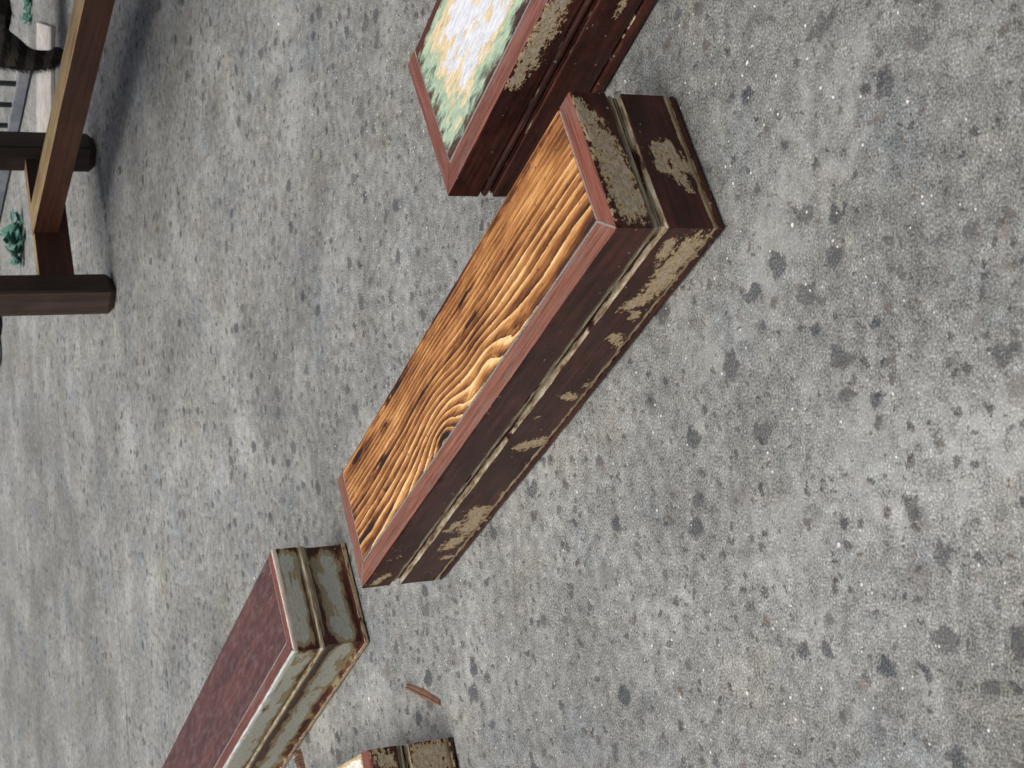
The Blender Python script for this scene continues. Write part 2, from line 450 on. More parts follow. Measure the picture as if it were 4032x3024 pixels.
# ------------------------------------------------------------------ moulded box shelves
def profile(H, T, kind):
    """closed outline of the board: (depth inwards, z); outer face first, bottom to top, then the top edge"""
    k = H / 0.1
    if kind == 'bead':      # flat, narrow bead between two quirks, flat, small base bead
        P = [(0.0050, 0), (0.0036, .0012), (0.0006, .0022), (0, .0034), (0.0004, .0062), (.0022, .0074), (.0024, .0084), (.0004, .0094), (0, .0104)]
        P += [(0, z) for z in np.linspace(.0145, .0505, 10)]
        P += [(0, .0530), (.0006, .0540), (.0030, .0546), (.0044, .0556), (.0034, .0564), (.0034, .0576), (.0050, .0584), (.0036, .0592), (.0022, .0602), (.0016, .0614), (.0020, .0628), (.0034, .0640), (.0030, .0650), (.0014, .0662), (0, .0674)]
        P += [(0, z) for z in np.linspace(.0705, .0965, 7)]
    elif kind == 'bolection':   # taller quirk bead, base bead standing proud
        P = [(0.0050, 0), (0.0030, .0012), (-.0006, .0022), (-.0014, .006), (-.0010, .0105), (.0004, .0122), (.0036, .0128), (.0036, .0142), (.0004, .0150)]
        P += [(0, z) for z in np.linspace(.0175, .0505, 9)]
        P += [(0, .0530), (.0010, .0538), (.0028, .0546), (.0010, .0556), (.0044, .0568), (.0018, .0582), (.0004, .0605), (0.0002, .0630), (.0014, .0655), (.0042, .0668), (.0008, .0676), (0, .0690)]
        P += [(0, z) for z in np.linspace(.0715, .0965, 7)]
    else:                   # ogee: lower field set back below a proud nose
        P = [(.0050, 0), (.0034, .0012), (.0006, .0024), (.0004, .0075), (.0022, .0086), (.0052, .0094), (.0056, .0110)]
        P += [(.0056, z) for z in np.linspace(.0140, .0480, 9)]
        P += [(.0056, .0505), (.0050, .0530), (.0036, .0555), (.0014, .0580), (-.0002, .0600), (-.0012, .0618), (-.0012, .0636), (-.0002, .0648), (.0016, .0655), (.0012, .0668), (.0004, .0682), (0, .0700)]
        P += [(0, z) for z in np.linspace(.0725, .0965, 7)]
    P = [(d * (1.45 if kind != 'ogee' and d > 0 else 1.0), z * k) for d, z in P]
    r = 0.0016
    P += [(0, H - r), (r * .29, H - r * .29), (r, H)]
    P += [(d, H) for d in np.linspace(r + .002, T - .001, 7)]
    ntop = len(P)
    P += [(T, H - .001), (T, H * .5), (T, 0.0)]
    return P

def seg_wear(S_, Z_, caps, grow=1.24):
    wv = np.full(S_.shape, -2.6)
    for (s0, z0, s1, z1, r) in caps:
        dx, dz = s1 - s0, z1 - z0
        L2 = dx * dx + dz * dz + 1e-12
        tt = np.clip(((S_ - s0) * dx + (Z_ - z0) * dz) / L2, 0, 1)
        d = np.sqrt((S_ - s0 - tt * dx) ** 2 + (Z_ - z0 - tt * dz) ** 2)
        sc = max(r, 0.004)
        wv = np.maximum(wv, np.clip((r * grow - d) / sc, -2.6, 0.85))
    return wv

def board(name, length, H, T, kind, mat, parent, place, caps, m0=True, m1=True, seed=0):
    """moulded board; place(s, depth, z) -> local coordinates; m0/m1: mitred ends"""
    P = profile(H, T, kind)
    ns = max(10, int(length / 0.005))
    rnd = random.Random(seed)
    V = []; UV = []; WS = []; WZ = []; CO = []; BA = []; ED = []
    for i in range(ns + 1):
        f = i / ns
        for (d, z) in P:
            a = d if m0 else 0.0
            b = length - d if m1 else length
            s = a + (b - a) * f
            wob = 0.00035 * mnoise.noise((s * 40 + seed * 7, z * 60, d * 200)) + 0.0007 * mnoise.noise((s * 7 + seed * 3, z * 8, 0.3))
            nick = 0.0
            if H - .0017 <= z and d < .002:
                q_ = mnoise.noise((s * 90 + seed * 11, 4.1, 0.7))
                nick = 0.0016 * max(0.0, q_ - 0.28) / 0.3
            V.append(place(s, d + wob + nick, z - nick * .8))
            top = z >= H - 1e-6
            UV.append((s + seed * 3.17, (H + d) if top else z))
            WS.append(s); WZ.append(z + 5 if top else z)
            zz = z / H
            CO.append((1.0 if .600 < zz < .668 else 0.85 if .535 < zz < .552 else 0.38 if .552 <= zz <= .600 else 0.0) if not top and d < T * .8 else 0.0)
            lo, hi = {'bead': (.064, .106), 'bolection': (.120, .155), 'ogee': (.0, .084)}[kind]
            BA.append(1.0 if lo < zz < hi and d < T * .8 else 0.0)
            ED.append(1.0 if (zz > .955 and not top and d < T * .5) or (top and d < .004) else 0.0)
    np_ = len(P)
    F = []
    for i in range(ns):
        for j in range(np_):
            k = (j + 1) % np_
            F.append((i * np_ + j, i * np_ + k, (i + 1) * np_ + k, (i + 1) * np_ + j))
    F.append(tuple(range(np_))[::-1]); F.append(tuple(ns * np_ + j for j in range(np_)))
    wr = seg_wear(np.array(WS), np.array(WZ), caps)
    me = mesh(name, V, F, UV, dict(wear=wr, cove=CO, basel=BA, edge=ED))
    bm = bmesh.new(); bm.from_mesh(me); bmesh.ops.recalc_face_normals(bm, faces=bm.faces); bm.to_mesh(me); bm.free()
    o = link(name, me, mat, parent, True)
    md = o.modifiers.new('split', 'EDGE_SPLIT'); md.split_angle = rad(38)
    return o

def grid_panel(name, x0, x1, y0, y1, z, thick, nx, ny, mat, parent, fields, lift=None):
    """solid top panel, local x along, y from 0 inwards (stored negative); uv in metres"""
    xs = np.linspace(x0, x1, nx); ys = np.linspace(y0, y1, ny)
    X, Y = np.meshgrid(xs, ys, indexing='ij')
    Z = np.full(X.shape, z) + (lift(X, Y) if lift else 0.0)
    V = [(x, -y, zz) for x, y, zz in zip(X.ravel(), Y.ravel(), Z.ravel())]
    UV = [(x, y) for x, y in zip(X.ravel(), Y.ravel())]
    F = [(i * ny + j, i * ny + j + 1, (i + 1) * ny + j + 1, (i + 1) * ny + j) for i in range(nx - 1) for j in range(ny - 1)]
    ring = [i * ny for i in range(nx)] + [(nx - 1) * ny + j for j in range(1, ny)] + [i * ny + ny - 1 for i in range(nx - 2, -1, -1)] + [j for j in range(ny - 2, 0, -1)]
    base = len(V)
    for k in ring:
        V.append((V[k][0], V[k][1], z - thick)); UV.append((UV[k][0], UV[k][1] + 0.01))
    L = len(ring)
    for a in range(L):
        b = (a + 1) % L
        F.append((ring[a], ring[b], base + b, base + a))
    F.append(tuple(base + a for a in range(L)))
    at = {k: np.concatenate([f(X, Y).ravel(), f(X, Y).ravel()[ring]]) for k, f in fields.items()}
    me = mesh(name, V, F, UV, at)
    bm = bmesh.new(); bm.from_mesh(me); bmesh.ops.recalc_face_normals(bm, faces=bm.faces); bm.to_mesh(me); bm.free()
    return link(name, me, mat, parent)

def box_mesh(name, x0, x1, y0, y1, z0, z1, bev=0.0):
    bm = bmesh.new()
    vs_ = [bm.verts.new((x, y, z)) for x in (x0, x1) for y in (y0, y1) for z in (z0, z1)]
    for f in ((0, 1, 3, 2), (4, 6, 7, 5), (0, 4, 5, 1), (2, 3, 7, 6), (0, 2, 6, 4), (1, 5, 7, 3)):
        bm.faces.new([vs_[i] for i in f])
    bmesh.ops.recalc_face_normals(bm, faces=bm.faces)
    if bev: bmesh.ops.bevel(bm, geom=bm.edges[:], offset=bev, segments=2, affect='EDGES', profile=0.6)
    me = bpy.data.meshes.new(name); bm.to_mesh(me); bm.free()
    return me

def shelf(label, loc, yaw, L, W, H, kind, mats, caps_front, caps_end, caps_far, panel, back_rail=0.0, T=0.0216, tilt=(0, 0)):
    root = empty('wooden_shelf', loc, rad(yaw))
    tag(root, label, 'shelf', 'moulded wooden box shelves on the floor')
    mf, me_, mfar = mats
    sd_ = hash_seed(label)
    board('front_board', L, H, T, kind, mf, root, lambda s, d, z: (s, -d, z), caps_front, True, True, sd_)
    board('end_board', W, H, T, kind, me_, root, lambda s, d, z: (d, -s, z), caps_end, True, False, sd_ + 1)
    board('end_board', W, H, T, kind, mfar, root, lambda s, d, z: (L - d, -s, z), caps_far, True, False, sd_ + 2)
    if back_rail:
        link('back_board', box_mesh('back_board', T + .0004, L - T - .0004, -W, -W + back_rail, 0, H - .0006, .0012), MAT['back_rail'], root)
    else:
        link('back_board', box_mesh('back_board', T + .0004, L - T - .0004, -W + .0012, -W + .016, 0, H - .0205), MAT['back'], root)
    panel(root, T + .0020, L - T - .0020, T + .0020, W - back_rail - (.0010 if back_rail else -0.0), H)
    # dusty filler in the joint round the panel and in the corner mitres
    zf = H - .0005
    link('joint_filler', box_mesh('joint_filler', T - .0004, L - T + .0004, -T - .0020, -T + .0004, H - .006, zf), MAT['filler'], root)
    for x in (T - .0004, L - T - .0020):
        link('joint_filler', box_mesh('joint_filler', x, x + .0024, -W + .001, -T - .0024, H - .006, zf), MAT['filler'], root)
    for x, sg in ((0.0, 1), (L, -1)):
        bm = bmesh.new()
        a, b, hw = .0016, T, .0006
        pts = [(a, a, hw), (b, b, hw), (b, b, -hw), (a, a, -hw)]
        lo = [bm.verts.new((x + sg * (u + q), -(v - q), H - .004)) for u, v, q in pts]
        hi = [bm.verts.new((x + sg * (u + q), -(v - q), H + .00025)) for u, v, q in pts]
        bm.faces.new(lo); bm.faces.new(hi)
        for i in range(4): bm.faces.new((lo[i], lo[(i + 1) % 4], hi[(i + 1) % 4], hi[i]))
        bmesh.ops.recalc_face_normals(bm, faces=bm.faces)
        me2 = bpy.data.meshes.new('mitre_filler'); bm.to_mesh(me2); bm.free()
        link('mitre_filler', me2, MAT['filler'] if kind == 'bead' else MAT['back'], root)
    return root
def hash_seed(s): return sum((i + 1) * ord(c) for i, c in enumerate(s)) % 97
MAT['back_rail'] = plain_wood('dark_back_rail', (0.085, 0.028, 0.02), 0.5)

# -- shelf with scorched pine panel
LM, WM = 0.6803, 0.1324
def pine_ring(X, Y):
    T_ = (Y - .022) / (WM - .022)
    ds = X - 0.385
    core = np.where(ds < 0, 1.0 / (1.0 + (np.abs(ds) / 0.075) ** 2.2), 1.0 / (1.0 + (np.abs(ds) / 0.098) ** 1.8))
    eye = np.exp(-((ds / 0.026) ** 2 + ((T_ - 0.06) / 0.11) ** 2))
    flame = np.exp(-((X - 0.255) / 0.040) ** 2)
    lean = (0.35 - X) * 1.2
    return 4.6 * T_ + 9.0 * T_ ** 2 - 4.4 * core * np.clip(1 - T_, 0, 1.2) ** 1.15 - 0.9 * eye - 1.2 * flame * np.clip(1 - T_ * 1.6, 0, 1.1) + lean + 20
BURN = [(0.266, .1096, .020, .0032, 1.1), (0.5523, .0865, .035, .0045, .75), (0.5581, .0557, .030, .0040, .7), (0.4646, .1290, .060, .0034, .9), (0.6053, .1231, .030, .0035, .75),
        (0.3993, .0882, .026, .0036, .6), (0.2731, .0858, .040, .0036, .6), (0.512, .1110, .022, .004, .7), (0.384, .0268, .017, .0060, .8), (0.655, .075, .006, .003, .9), (0.62, .045, .05, .004, .4), (0.10, .128, .10, .0022, .55), (0.33, .1305, .06, .002, .7)]
def pine_burn(X, Y):
    b = np.zeros(X.shape)
    for (s, t, rs, rt_, a) in BURN:
        b = np.maximum(b, a * np.exp(-(((X - s) / rs) ** 2 + ((Y - t) / rt_) ** 2)))
    return b
def pine_bare(X, Y):
    b = np.zeros(X.shape)
    for (s, t, rs, rt_, a) in [(0.19, .031, .035, .008, 1.0), (0.240, .031, .020, .012, 1.0), (0.300, .029, .018, .010, .9), (0.33, .026, .01, .006, .6), (0.05, .06, .08, .012, .25), (0.65, .026, .04, .005, .6), (0.08, .09, .10, .03, .15)]:
        b = np.maximum(b, a * np.exp(-(((X - s) / rs) ** 2 + ((Y - t) / rt_) ** 2)))
    return b
def pine_calm(X, Y):
    T_ = (Y - .022) / (WM - .022)
    return np.clip(T_ * 0.85 + np.clip((Y - .075) / .03, 0, 1) * np.clip((.24 - X) / .12, 0, 1) * .3, 0, 0.95)
def pine_panel(root, x0, x1, y0, y1, H):
    grid_panel('top_panel', x0, x1, y0, y1, H - .0002, .018, 320, 70, MAT['pine'], root, dict(ring=pine_ring, burn=pine_burn, bare=pine_bare, calm=pine_calm))

MF = [(0.0196,0.0209,0.0438,0.0245,0.0100),(0.0438,0.0245,0.0743,0.0218,0.0095),(0.0743,0.0218,0.0947,0.0248,0.0085),(0.1029,0.0277,0.1110,0.0362,0.0070),
      (0.1243,0.0225,0.1301,0.0215,0.0040),(0.1639,0.0233,0.1671,0.0209,0.0050),(0.0195,0.0439,0.0359,0.0406,0.0045),(0.1600,0.0284,0.1718,0.0161,0.0045),
      (0.2616,0.0279,0.2639,0.0200,0.0050),(0.2411,0.0189,0.2445,0.0148,0.0024),(0.3582,0.0330,0.3499,0.0184,0.0075),(0.3010,0.0415,0.3011,0.0406,0.0020),
      (0.4638,0.0147,0.4604,0.0122,0.0020),(0.5029,0.0244,0.5441,0.0206,0.0105),(0.5686,0.0233,0.5885,0.0299,0.0075),(0.6154,0.0263,0.6154,0.0163,0.0035),
      (0.5281,0.0400,0.5436,0.0440,0.0045),(0.6683,0.0882,0.6479,0.0789,0.0040),(0.6097,0.0911,0.5994,0.0789,0.0009)]
ME = [(0.1210,0.0950,0.1044,0.0935,0.0050),(0.1044,0.0925,0.0899,0.0872,0.0085),(0.0899,0.0872,0.0660,0.0840,0.0100),(0.0660,0.0840,0.0450,0.0815,0.0110),
      (0.0450,0.0811,0.0206,0.0820,0.0115),(0.0352,0.0690,0.0243,0.0687,0.0040),(0.1126,0.0885,0.1058,0.0852,0.0040),(0.0798,0.0272,0.0711,0.0262,0.0055),
      (0.0796,0.0346,0.0630,0.0379,0.0055),(0.0711,0.0262,0.0591,0.0173,0.0060),(0.0546,0.0271,0.0435,0.0237,0.0050),(0.0384,0.0215,0.0380,0.0208,0.0025),(0.0629,0.0404,0.0562,0.0347,0.0045)]
shelf('dark brown box shelf in the middle with scorched golden pine top and flaking tan patches', (0.1140, 1.0156, 0), 119.078, LM, WM, 0.100, 'bead',
      (MAT['board'], MAT['board_end'], MAT['board']), MF, ME, [(0.06, .03, .10, .03, .012)], pine_panel)

# -- shelf with green and cream panel
def green_wear(X, Y):
    x1 = .6584; e = np.minimum(np.minimum(Y - .024, (.1612 - .010) - Y), (x1 - X) * 0.62)
    lean = np.clip((.1612 - Y) / .14, 0, 1)
    e2 = np.minimum(np.minimum((Y - .026) * 1.15, (.150 - Y) * 1.3 + .004), (x1 - X) * 0.46 + .002)
    v = e2 / 0.0215 * 0.62
    return np.clip(v, -0.3, 0.98) + 0.03
def green_panel(root, x0, x1, y0, y1, H):
    grid_panel('top_panel', x0, x1, y0, y1, H + .0002, .018, 160, 50, MAT['green'], root, dict(wear=green_wear))
GF = [(0.3600,0.0900,0.4626,0.0895,0.0085),(0.4705,0.0895,0.5027,0.0900,0.0080),(0.5126,0.0905,0.5240,0.0910,0.0065),(0.40,0.0322,0.4405,0.0307,0.0020)]
shelf('dark mahogany box shelf with green, cream and white rubbed paint top', (0.5268, 0.7417, 0), 120.788, 0.68, 0.1612, 0.1005, 'bolection',
      (MAT['maho'], MAT['maho'], MAT['maho']), GF, [], [], green_panel, back_rail=0.009)

# -- shelf with red-brown stained panel
def red_top(root, x0, x1, y0, y1, H):
    grid_panel('top_panel', x0, x1, y0, y1, H - .0004, .018, 100, 12, MAT['redpanel'], root, {})
RF = [(0.020,0.084,0.86,0.084,0.0150),(0.022,0.029,0.86,0.030,0.0165)]
RE = [(0.1240,0.0860,0.0172,0.0880,0.0150),(0.1200,0.0330,0.0260,0.0300,0.0170)]
shelf('red-brown topped box shelf with olive and grey-green sanded sides', (-0.3193, 1.8579, 0), 121.413, 0.88, 0.1423, 0.1015, 'ogee',
      (MAT['sanded'], MAT['sanded_end'], MAT['sanded']), RF, RE, [], red_top)

# -- shelf cut by the lower picture edge, white panel
def white_top(root, x0, x1, y0, y1, H):
    grid_panel('top_panel', x0, x1, y0, y1, H - .0002, .018, 60, 16, MAT['white'], root,
               dict(wear=lambda X, Y: np.minimum(np.minimum(Y - .022, .137 - Y), X - .020) / .006 * .3))
SE = [(0.1290,0.0930,0.1207,0.0900,0.0060),(0.1225,0.0842,0.1161,0.0821,0.0070),(0.1210,0.0434,0.1192,0.0313,0.0120),(0.1109,0.0371,0.1239,0.0220,0.0120),(0.1091,0.0458,0.1055,0.0215,0.0120),
      (0.09,0.03,0.04,0.03,0.012)]
shelf('dark brown box shelf with white painted top, cut off by the picture edge', (-0.5202, 1.5569, 0), 110.991, 0.60, 0.1355, 0.1041, 'bead',
      (MAT['board'], MAT['board_end'], MAT['board']), [(0.1, .03, .2, .03, .01)], SE, [], white_top)

# ------------------------------------------------------------------ wooden stand at the back
st = empty('wooden_stand', (0.2310, 3.3105, 0))
tag(st, 'dark wooden stand with square legs and a pale-topped crossbar at the back', 'stand')
LEGW = plain_wood('dark_brown_leg_wood', (0.050, 0.034, 0.026), 0.6, along=2)
STRW = plain_wood('dark_red_stretcher_wood', (0.046, 0.018, 0.012), 0.5)
TOPW = plain_wood('pale_sawn_wood', (0.76, 0.53, 0.26), 0.6)
o0 = Vector((0.2310, 3.3105, 0))
d1 = Vector((0.319, 0.131, 0)); d1n = d1.normalized()
d2n = Vector((0.4535, -0.8912, 0))
def leg_mesh(a=0.031, h=0.58, ch=0.010):
    bm = bmesh.new()
    rows = [(0.0, a - ch), (ch * 1.5, a), (h, a)]
    rings = []
    for z, r in rows:
        rings.append([bm.verts.new((x * r, y * r, z)) for x, y in ((-1, -1), (1, -1), (1, 1), (-1, 1))])
    for r0, r1 in zip(rings, rings[1:]):
        for i in range(4):
            bm.faces.new((r0[i], r0[(i + 1) % 4], r1[(i + 1) % 4], r1[i]))
    bm.faces.new(rings[0][::-1]); bm.faces.new(rings[-1])
    ed = [e for e in bm.edges if abs(e.verts[0].co.z - e.verts[1].co.z) > .1]
    bmesh.ops.bevel(bm, geom=ed, offset=.0025, segments=2, affect='EDGES')
    me = bpy.data.meshes.new('leg'); bm.to_mesh(me); bm.free()
    return me
lm_ = leg_mesh(); lm_.materials.append(LEGW)
legs = [Vector((0, 0, 0)), d1, d2n * 1.15, d1 + d2n * 1.15]
for lp in legs:
    lg = bpy.data.objects.new('leg', lm_); C.objects.link(lg); lg.parent = st
    lg.location = lp; lg.rotation_euler = (0, 0, rad(49))
def beam(name, p0, p1, width, z0, z1, mat, topmat=None):
    v = p1 - p0
    me = box_mesh(name, 0, v.length, -width / 2, width / 2, 0, z1 - z0, .002)
    o = link(name, me, mat, st)
    if topmat:
        me.materials.append(topmat)
        for pl in me.polygons:
            if pl.normal.z > .8: pl.material_index = 1
    o.location = (p0.x, p0.y, z0); o.rotation_euler = (0, 0, math.atan2(v.y, v.x))
    return o
beam('stretcher', d1n * .025, d1 - d1n * .025, 0.028, 0.078, 0.150, STRW, TOPW)
beam('stretcher', d1n * .025 + d2n * 1.15, d1 - d1n * .025 + d2n * 1.15, 0.028, 0.078, 0.150, STRW, TOPW)
nrm = Vector((0.8912, 0.4535, 0))
c0 = Vector((0.3600, 3.3600, 0)) - o0 + nrm * .031
beam('crossbar', c0 - d2n * .002, c0 + d2n * 1.12, 0.062, 0.100, 0.152, plain_wood('red_brown_crossbar_wood', (0.070, 0.028, 0.016), 0.5), TOPW)
beam('apron', d1n * .025, d1 - d1n * .025, 0.028, 0.51, 0.5795, STRW)
seat = box_mesh('seat', -0.06, d1.length + .08, -1.28, 0.05, 0.5805, 0.61, .004)  # unseen top of the stand; height and width set for the shade under it
so = link('seat', seat, LEGW, st); so.rotation_euler = (0, 0, math.atan2(d1.y, d1.x))

# ------------------------------------------------------------------ things behind the stand
GREYM = plain('painted_grey_metal', (0.16, 0.18, 0.21), (0.24, 0.26, 0.29), 30, 0.5)
DARKM = plain('dark_green_metal', (0.012, 0.020, 0.020), (0.022, 0.034, 0.034), 30, 0.5)
gr = empty('metal_grille', (0.905, 4.135, 0))
tag(gr, 'grey metal grille with thin dark upright bars behind the wooden stand', 'grille')
gv = Vector((0.5784 - 0.905, 4.8651 - 4.135, 0)); ga = math.atan2(gv.y, gv.x)
gr.rotation_euler = (0, 0, ga)
link('bottom_rail', box_mesh('bottom_rail', 0.0, 1.25, -.011, .011, 0.006, .034, .002), GREYM, gr)
link('top_rail', box_mesh('top_rail', 0.0, 1.25, -.011, .011, 0.90, .925, .002), GREYM, gr)
bar = box_mesh('bar', -.0055, .0055, -.0055, .0055, .034, .90, .0015); bar.materials.append(DARKM)
for i in range(13):
    b = bpy.data.objects.new('bar', bar); C.objects.link(b); b.parent = gr; b.location = (0.02 + i * 0.098, 0, 0)

# low pale kerb strip on the floor in front of the grille
kerb_v = Vector((0.700 - 0.93, 3.925 - 4.14, 0))
kb = link('stone_slab', box_mesh('stone_slab', 0, 0.62, 0.0, 0.20, 0.0, 0.012, .003), plain('pale_stone', (0.34, 0.34, 0.32), (0.46, 0.46, 0.44), 40, 0.8))
kb.location = (0.97, 4.02, 0); kb.rotation_euler = (0, 0, rad(164))
tag(kb, 'thin pale slab lying on the floor before the metal grille', 'slab')

def crumple(name, loc, size, mat, label, cat, seed, flat=0.6, group=None):
    rnd = random.Random(seed)
    bm = bmesh.new()
    for k in range(34):
        a = rnd.uniform(0, 6.28); r = size * rnd.uniform(0, 1) ** .6
        cx, cy = r * math.cos(a), r * math.sin(a); cz = rnd.uniform(0.0, size * flat) * (1 - .5 * r / size)
        vsn = []
        l = size * rnd.uniform(.25, .5); q = rnd.uniform(0, 6.28); til = rnd.uniform(-.7, .7)
        for dx, dy in ((-1, 0), (-.3, -.45), (.6, -.3), (1, .05), (.4, .4), (-.4, .45)):
            x = dx * l * math.cos(q) - dy * l * math.sin(q); y = dx * l * math.sin(q) + dy * l * math.cos(q)
            vsn.append(bm.verts.new((cx + x, cy + y, max(.001, cz + dx * l * til + rnd.uniform(-.1, .1) * l))))
        bm.faces.new(vsn)
    me = bpy.data.meshes.new(name); bm.to_mesh(me); bm.free()
    o = link(name, me, mat); o.location = loc
    sm = o.modifiers.new('thickness', 'SOLIDIFY'); sm.thickness = .0012
    return tag(o, label, cat, group)
TEAL = plain('teal_plastic', (0.035, 0.125, 0.10), (0.085, 0.225, 0.18), 25, 0.8)
crumple('plastic_sheet', (0.475, 4.50, 0), .075, TEAL, 'crumpled teal plastic lying on the floor between the stand legs', 'plastic', 3)
crumple('plastic_sheet', (1.035, 4.17, 0), .035, TEAL, 'small teal plastic scrap on the floor beside the striped cat', 'plastic', 8)
BLK = plain('black_rubber', (0.010, 0.010, 0.011), (0.02, 0.02, 0.022), 40, 0.55)
def blob(name, loc, sx, sy, sz, mat, label, cat):
    bm = bmesh.new()
    bmesh.ops.create_icosphere(bm, subdivisions=4, radius=1)
    for v in bm.verts:
        nn = mnoise.noise(v.co * 1.7 + Vector(loc))
        v.co = Vector((v.co.x * sx, v.co.y * sy, (max(-.55, v.co.z) + .55) * sz)) * (1 + .14 * nn)
        v.co.z = max(0.0, v.co.z)
    me = bpy.data.meshes.new(name); bm.to_mesh(me); bm.free()
    o = link(name, me, mat, None, True); o.location = loc
    return tag(o, label, cat)
blob('dark_lump', (0.262, 5.005, 0), .045, .07, .06, BLK, 'black rounded lump on the floor behind the nearest stand leg', 'lump')
blob('grey_bag', (0.178, 5.03, 0), .05, .06, .05, plain('grey_cloth', (0.17, 0.17, 0.19), (0.26, 0.26, 0.28), 50, 0.8), 'small grey bundle on the floor beside the black lump', 'bundle')

# ------------------------------------------------------------------ cat behind the stand
def fur_material():
    n = NT('tabby_fur', '3D')
    p = n.obj(); x, y, z = n.sep(p)
    band = n.attr('band')
    w_ = n.noise(p, 26, 3, 0.6)
    f = n.math('SINE', band * 6.283 + (w_ - 0.5) * 2.4)
    fine = n.noise(p, 420, 3, 0.7)
    col = n.mix(n.step(f, -0.25, 0.35), (0.010, 0.0095, 0.009), n.mix(fine, (0.022, 0.019, 0.016), (0.085, 0.074, 0.062)))
    return n.done(col, 0.85, 0.2)
FUR = fur_material()
def tube_cat(loc, rz):
    """one continuous body: sections (centre, radius x, radius z) along chains, skinned and subdivided"""
    J = {'pelvis': ((0, 0, .215), (.068, .075)), 'belly': ((.12, 0, .20), (.072, .088)), 'chest': ((.25, 0, .215), (.062, .075)), 'neck': ((.325, 0, .26), (.042, .048)), 'head': ((.385, 0, .30), (.045, .044)), 'muzzle': ((.428, 0, .288), (.022, .02)),
         'ear_l': ((.372, .030, .352), (.010, .016)), 'ear_r': ((.372, -.030, .352), (.010, .016)),
         'th_l': ((.01, .048, .16), (.04, .034)), 'hk_l': ((-.020, .050, .085), (.016, .016)), 'an_l': ((-.012, .050, .03), (.016, .016)), 'pw_l': ((.012, .050, .014), (.016, .013)),
         'th_r': ((.01, -.048, .16), (.04, .034)), 'hk_r': ((-.020, -.052, .085), (.025, .025)), 'an_r': ((-.012, -.054, .03), (.020, .020)), 'pw_r': ((.010, -.058, .015), (.019, .014)),
         'sh_l': ((.25, .042, .15), (.028, .026)), 'el_l': ((.235, .045, .10), (.018, .018)), 'wr_l': ((.25, .045, .035), (.014, .014)), 'fp_l': ((.272, .045, .013), (.016, .013)),
         'sh_r': ((.25, -.042, .15), (.028, .026)), 'el_r': ((.235, -.045, .10), (.018, .018)), 'wr_r': ((.25, -.045, .035), (.014, .014)), 'fp_r': ((.272, -.045, .013), (.016, .013)),
         't0': ((-.075, 0, .245), (.028, .028)), 't1': ((-.125, .005, .28), (.025, .025)), 't2': ((-.165, .012, .33), (.024, .024)), 't3': ((-.185, .02, .39), (.022, .022)), 't4': ((-.19, .03, .45), (.019, .019)), 't5': ((-.18, .04, .50), (.013, .013))}
    E_ = [('pelvis', 'belly'), ('belly', 'chest'), ('chest', 'neck'), ('neck', 'head'), ('head', 'muzzle'), ('head', 'ear_l'), ('head', 'ear_r'),
          ('pelvis', 'th_l'), ('th_l', 'hk_l'), ('hk_l', 'an_l'), ('an_l', 'pw_l'), ('pelvis', 'th_r'), ('th_r', 'hk_r'), ('hk_r', 'an_r'), ('an_r', 'pw_r'),
          ('chest', 'sh_l'), ('sh_l', 'el_l'), ('el_l', 'wr_l'), ('wr_l', 'fp_l'), ('chest', 'sh_r'), ('sh_r', 'el_r'), ('el_r', 'wr_r'), ('wr_r', 'fp_r'),
          ('pelvis', 't0'), ('t0', 't1'), ('t1', 't2'), ('t2', 't3'), ('t3', 't4'), ('t4', 't5')]
    ks = list(J); ix = {k: i for i, k in enumerate(ks)}
    me = bpy.data.meshes.new('cat_skeleton')
    me.from_pydata([J[k][0] for k in ks], [(ix[a], ix[b]) for a, b in E_], [])
    o = bpy.data.objects.new('cat', me); C.objects.link(o)
    o.modifiers.new('skin', 'SKIN')
    for i, k in enumerate(ks):
        me.skin_vertices[0].data[i].radius = J[k][1]
        me.skin_vertices[0].data[i].use_root = (k == 'pelvis')
    sb = o.modifiers.new('subd', 'SUBSURF'); sb.levels = 2; sb.render_levels = 2
    dg = bpy.context.evaluated_depsgraph_get()
    body = bpy.data.meshes.new_from_object(o.evaluated_get(dg))
    bpy.data.objects.remove(o)
    co = np.zeros(len(body.vertices) * 3); body.vertices.foreach_get('co', co); co = co.reshape(-1, 3)
    band = np.where(co[:, 2] > .24, co[:, 2] * 16.0, co[:, 2] * 26.0 + co[:, 0] * 5.0)
    at = body.attributes.new('band', 'FLOAT', 'POINT'); at.data.foreach_set('value', band.astype(np.float32))
    ob = link('cat', body, FUR, None, True)
    ob.location = loc; ob.rotation_euler = (0, 0, rz)
    # fur: short pointed tufts all over
    rnd = random.Random(5)
    V, F, B = [], [], []
    body.calc_loop_triangles()
    tris = body.loop_triangles; areas = [t.area for t in tris]
    pick = rnd.choices(range(len(tris)), weights=areas, k=9000)
    for k in pick:
        t = tris[k]; a, b, c = [Vector(co[i]) for i in t.vertices]
        u, v = rnd.random(), rnd.random()
        if u + v > 1: u, v = 1 - u, 1 - v
        p = a + (b - a) * u + (c - a) * v
        nrm_ = t.normal
        back = Vector((-1, 0, -.35)); tang = (back - nrm_ * back.dot(nrm_)).normalized()
        side = nrm_.cross(tang)
        l = rnd.uniform(.010, .021)
        j = len(V)
        tip = p + tang * l + nrm_ * l * rnd.uniform(.25, .55) + side * l * rnd.uniform(-.25, .25)
        V += [p + side * .0011, p - side * .0011, tip]
        F.append((j, j + 1, j + 2)); B += [band[t.vertices[0]]] * 3
    fm = mesh('fur', V, F, None, dict(band=B))
    fo = link('fur', fm, FUR, ob); fo['kind'] = 'stuff'
    return tag(ob, 'dark tabby cat with a banded leg behind the stand, mostly out of frame', 'cat')
tube_cat((0.822, 3.72, 0), rad(-6))

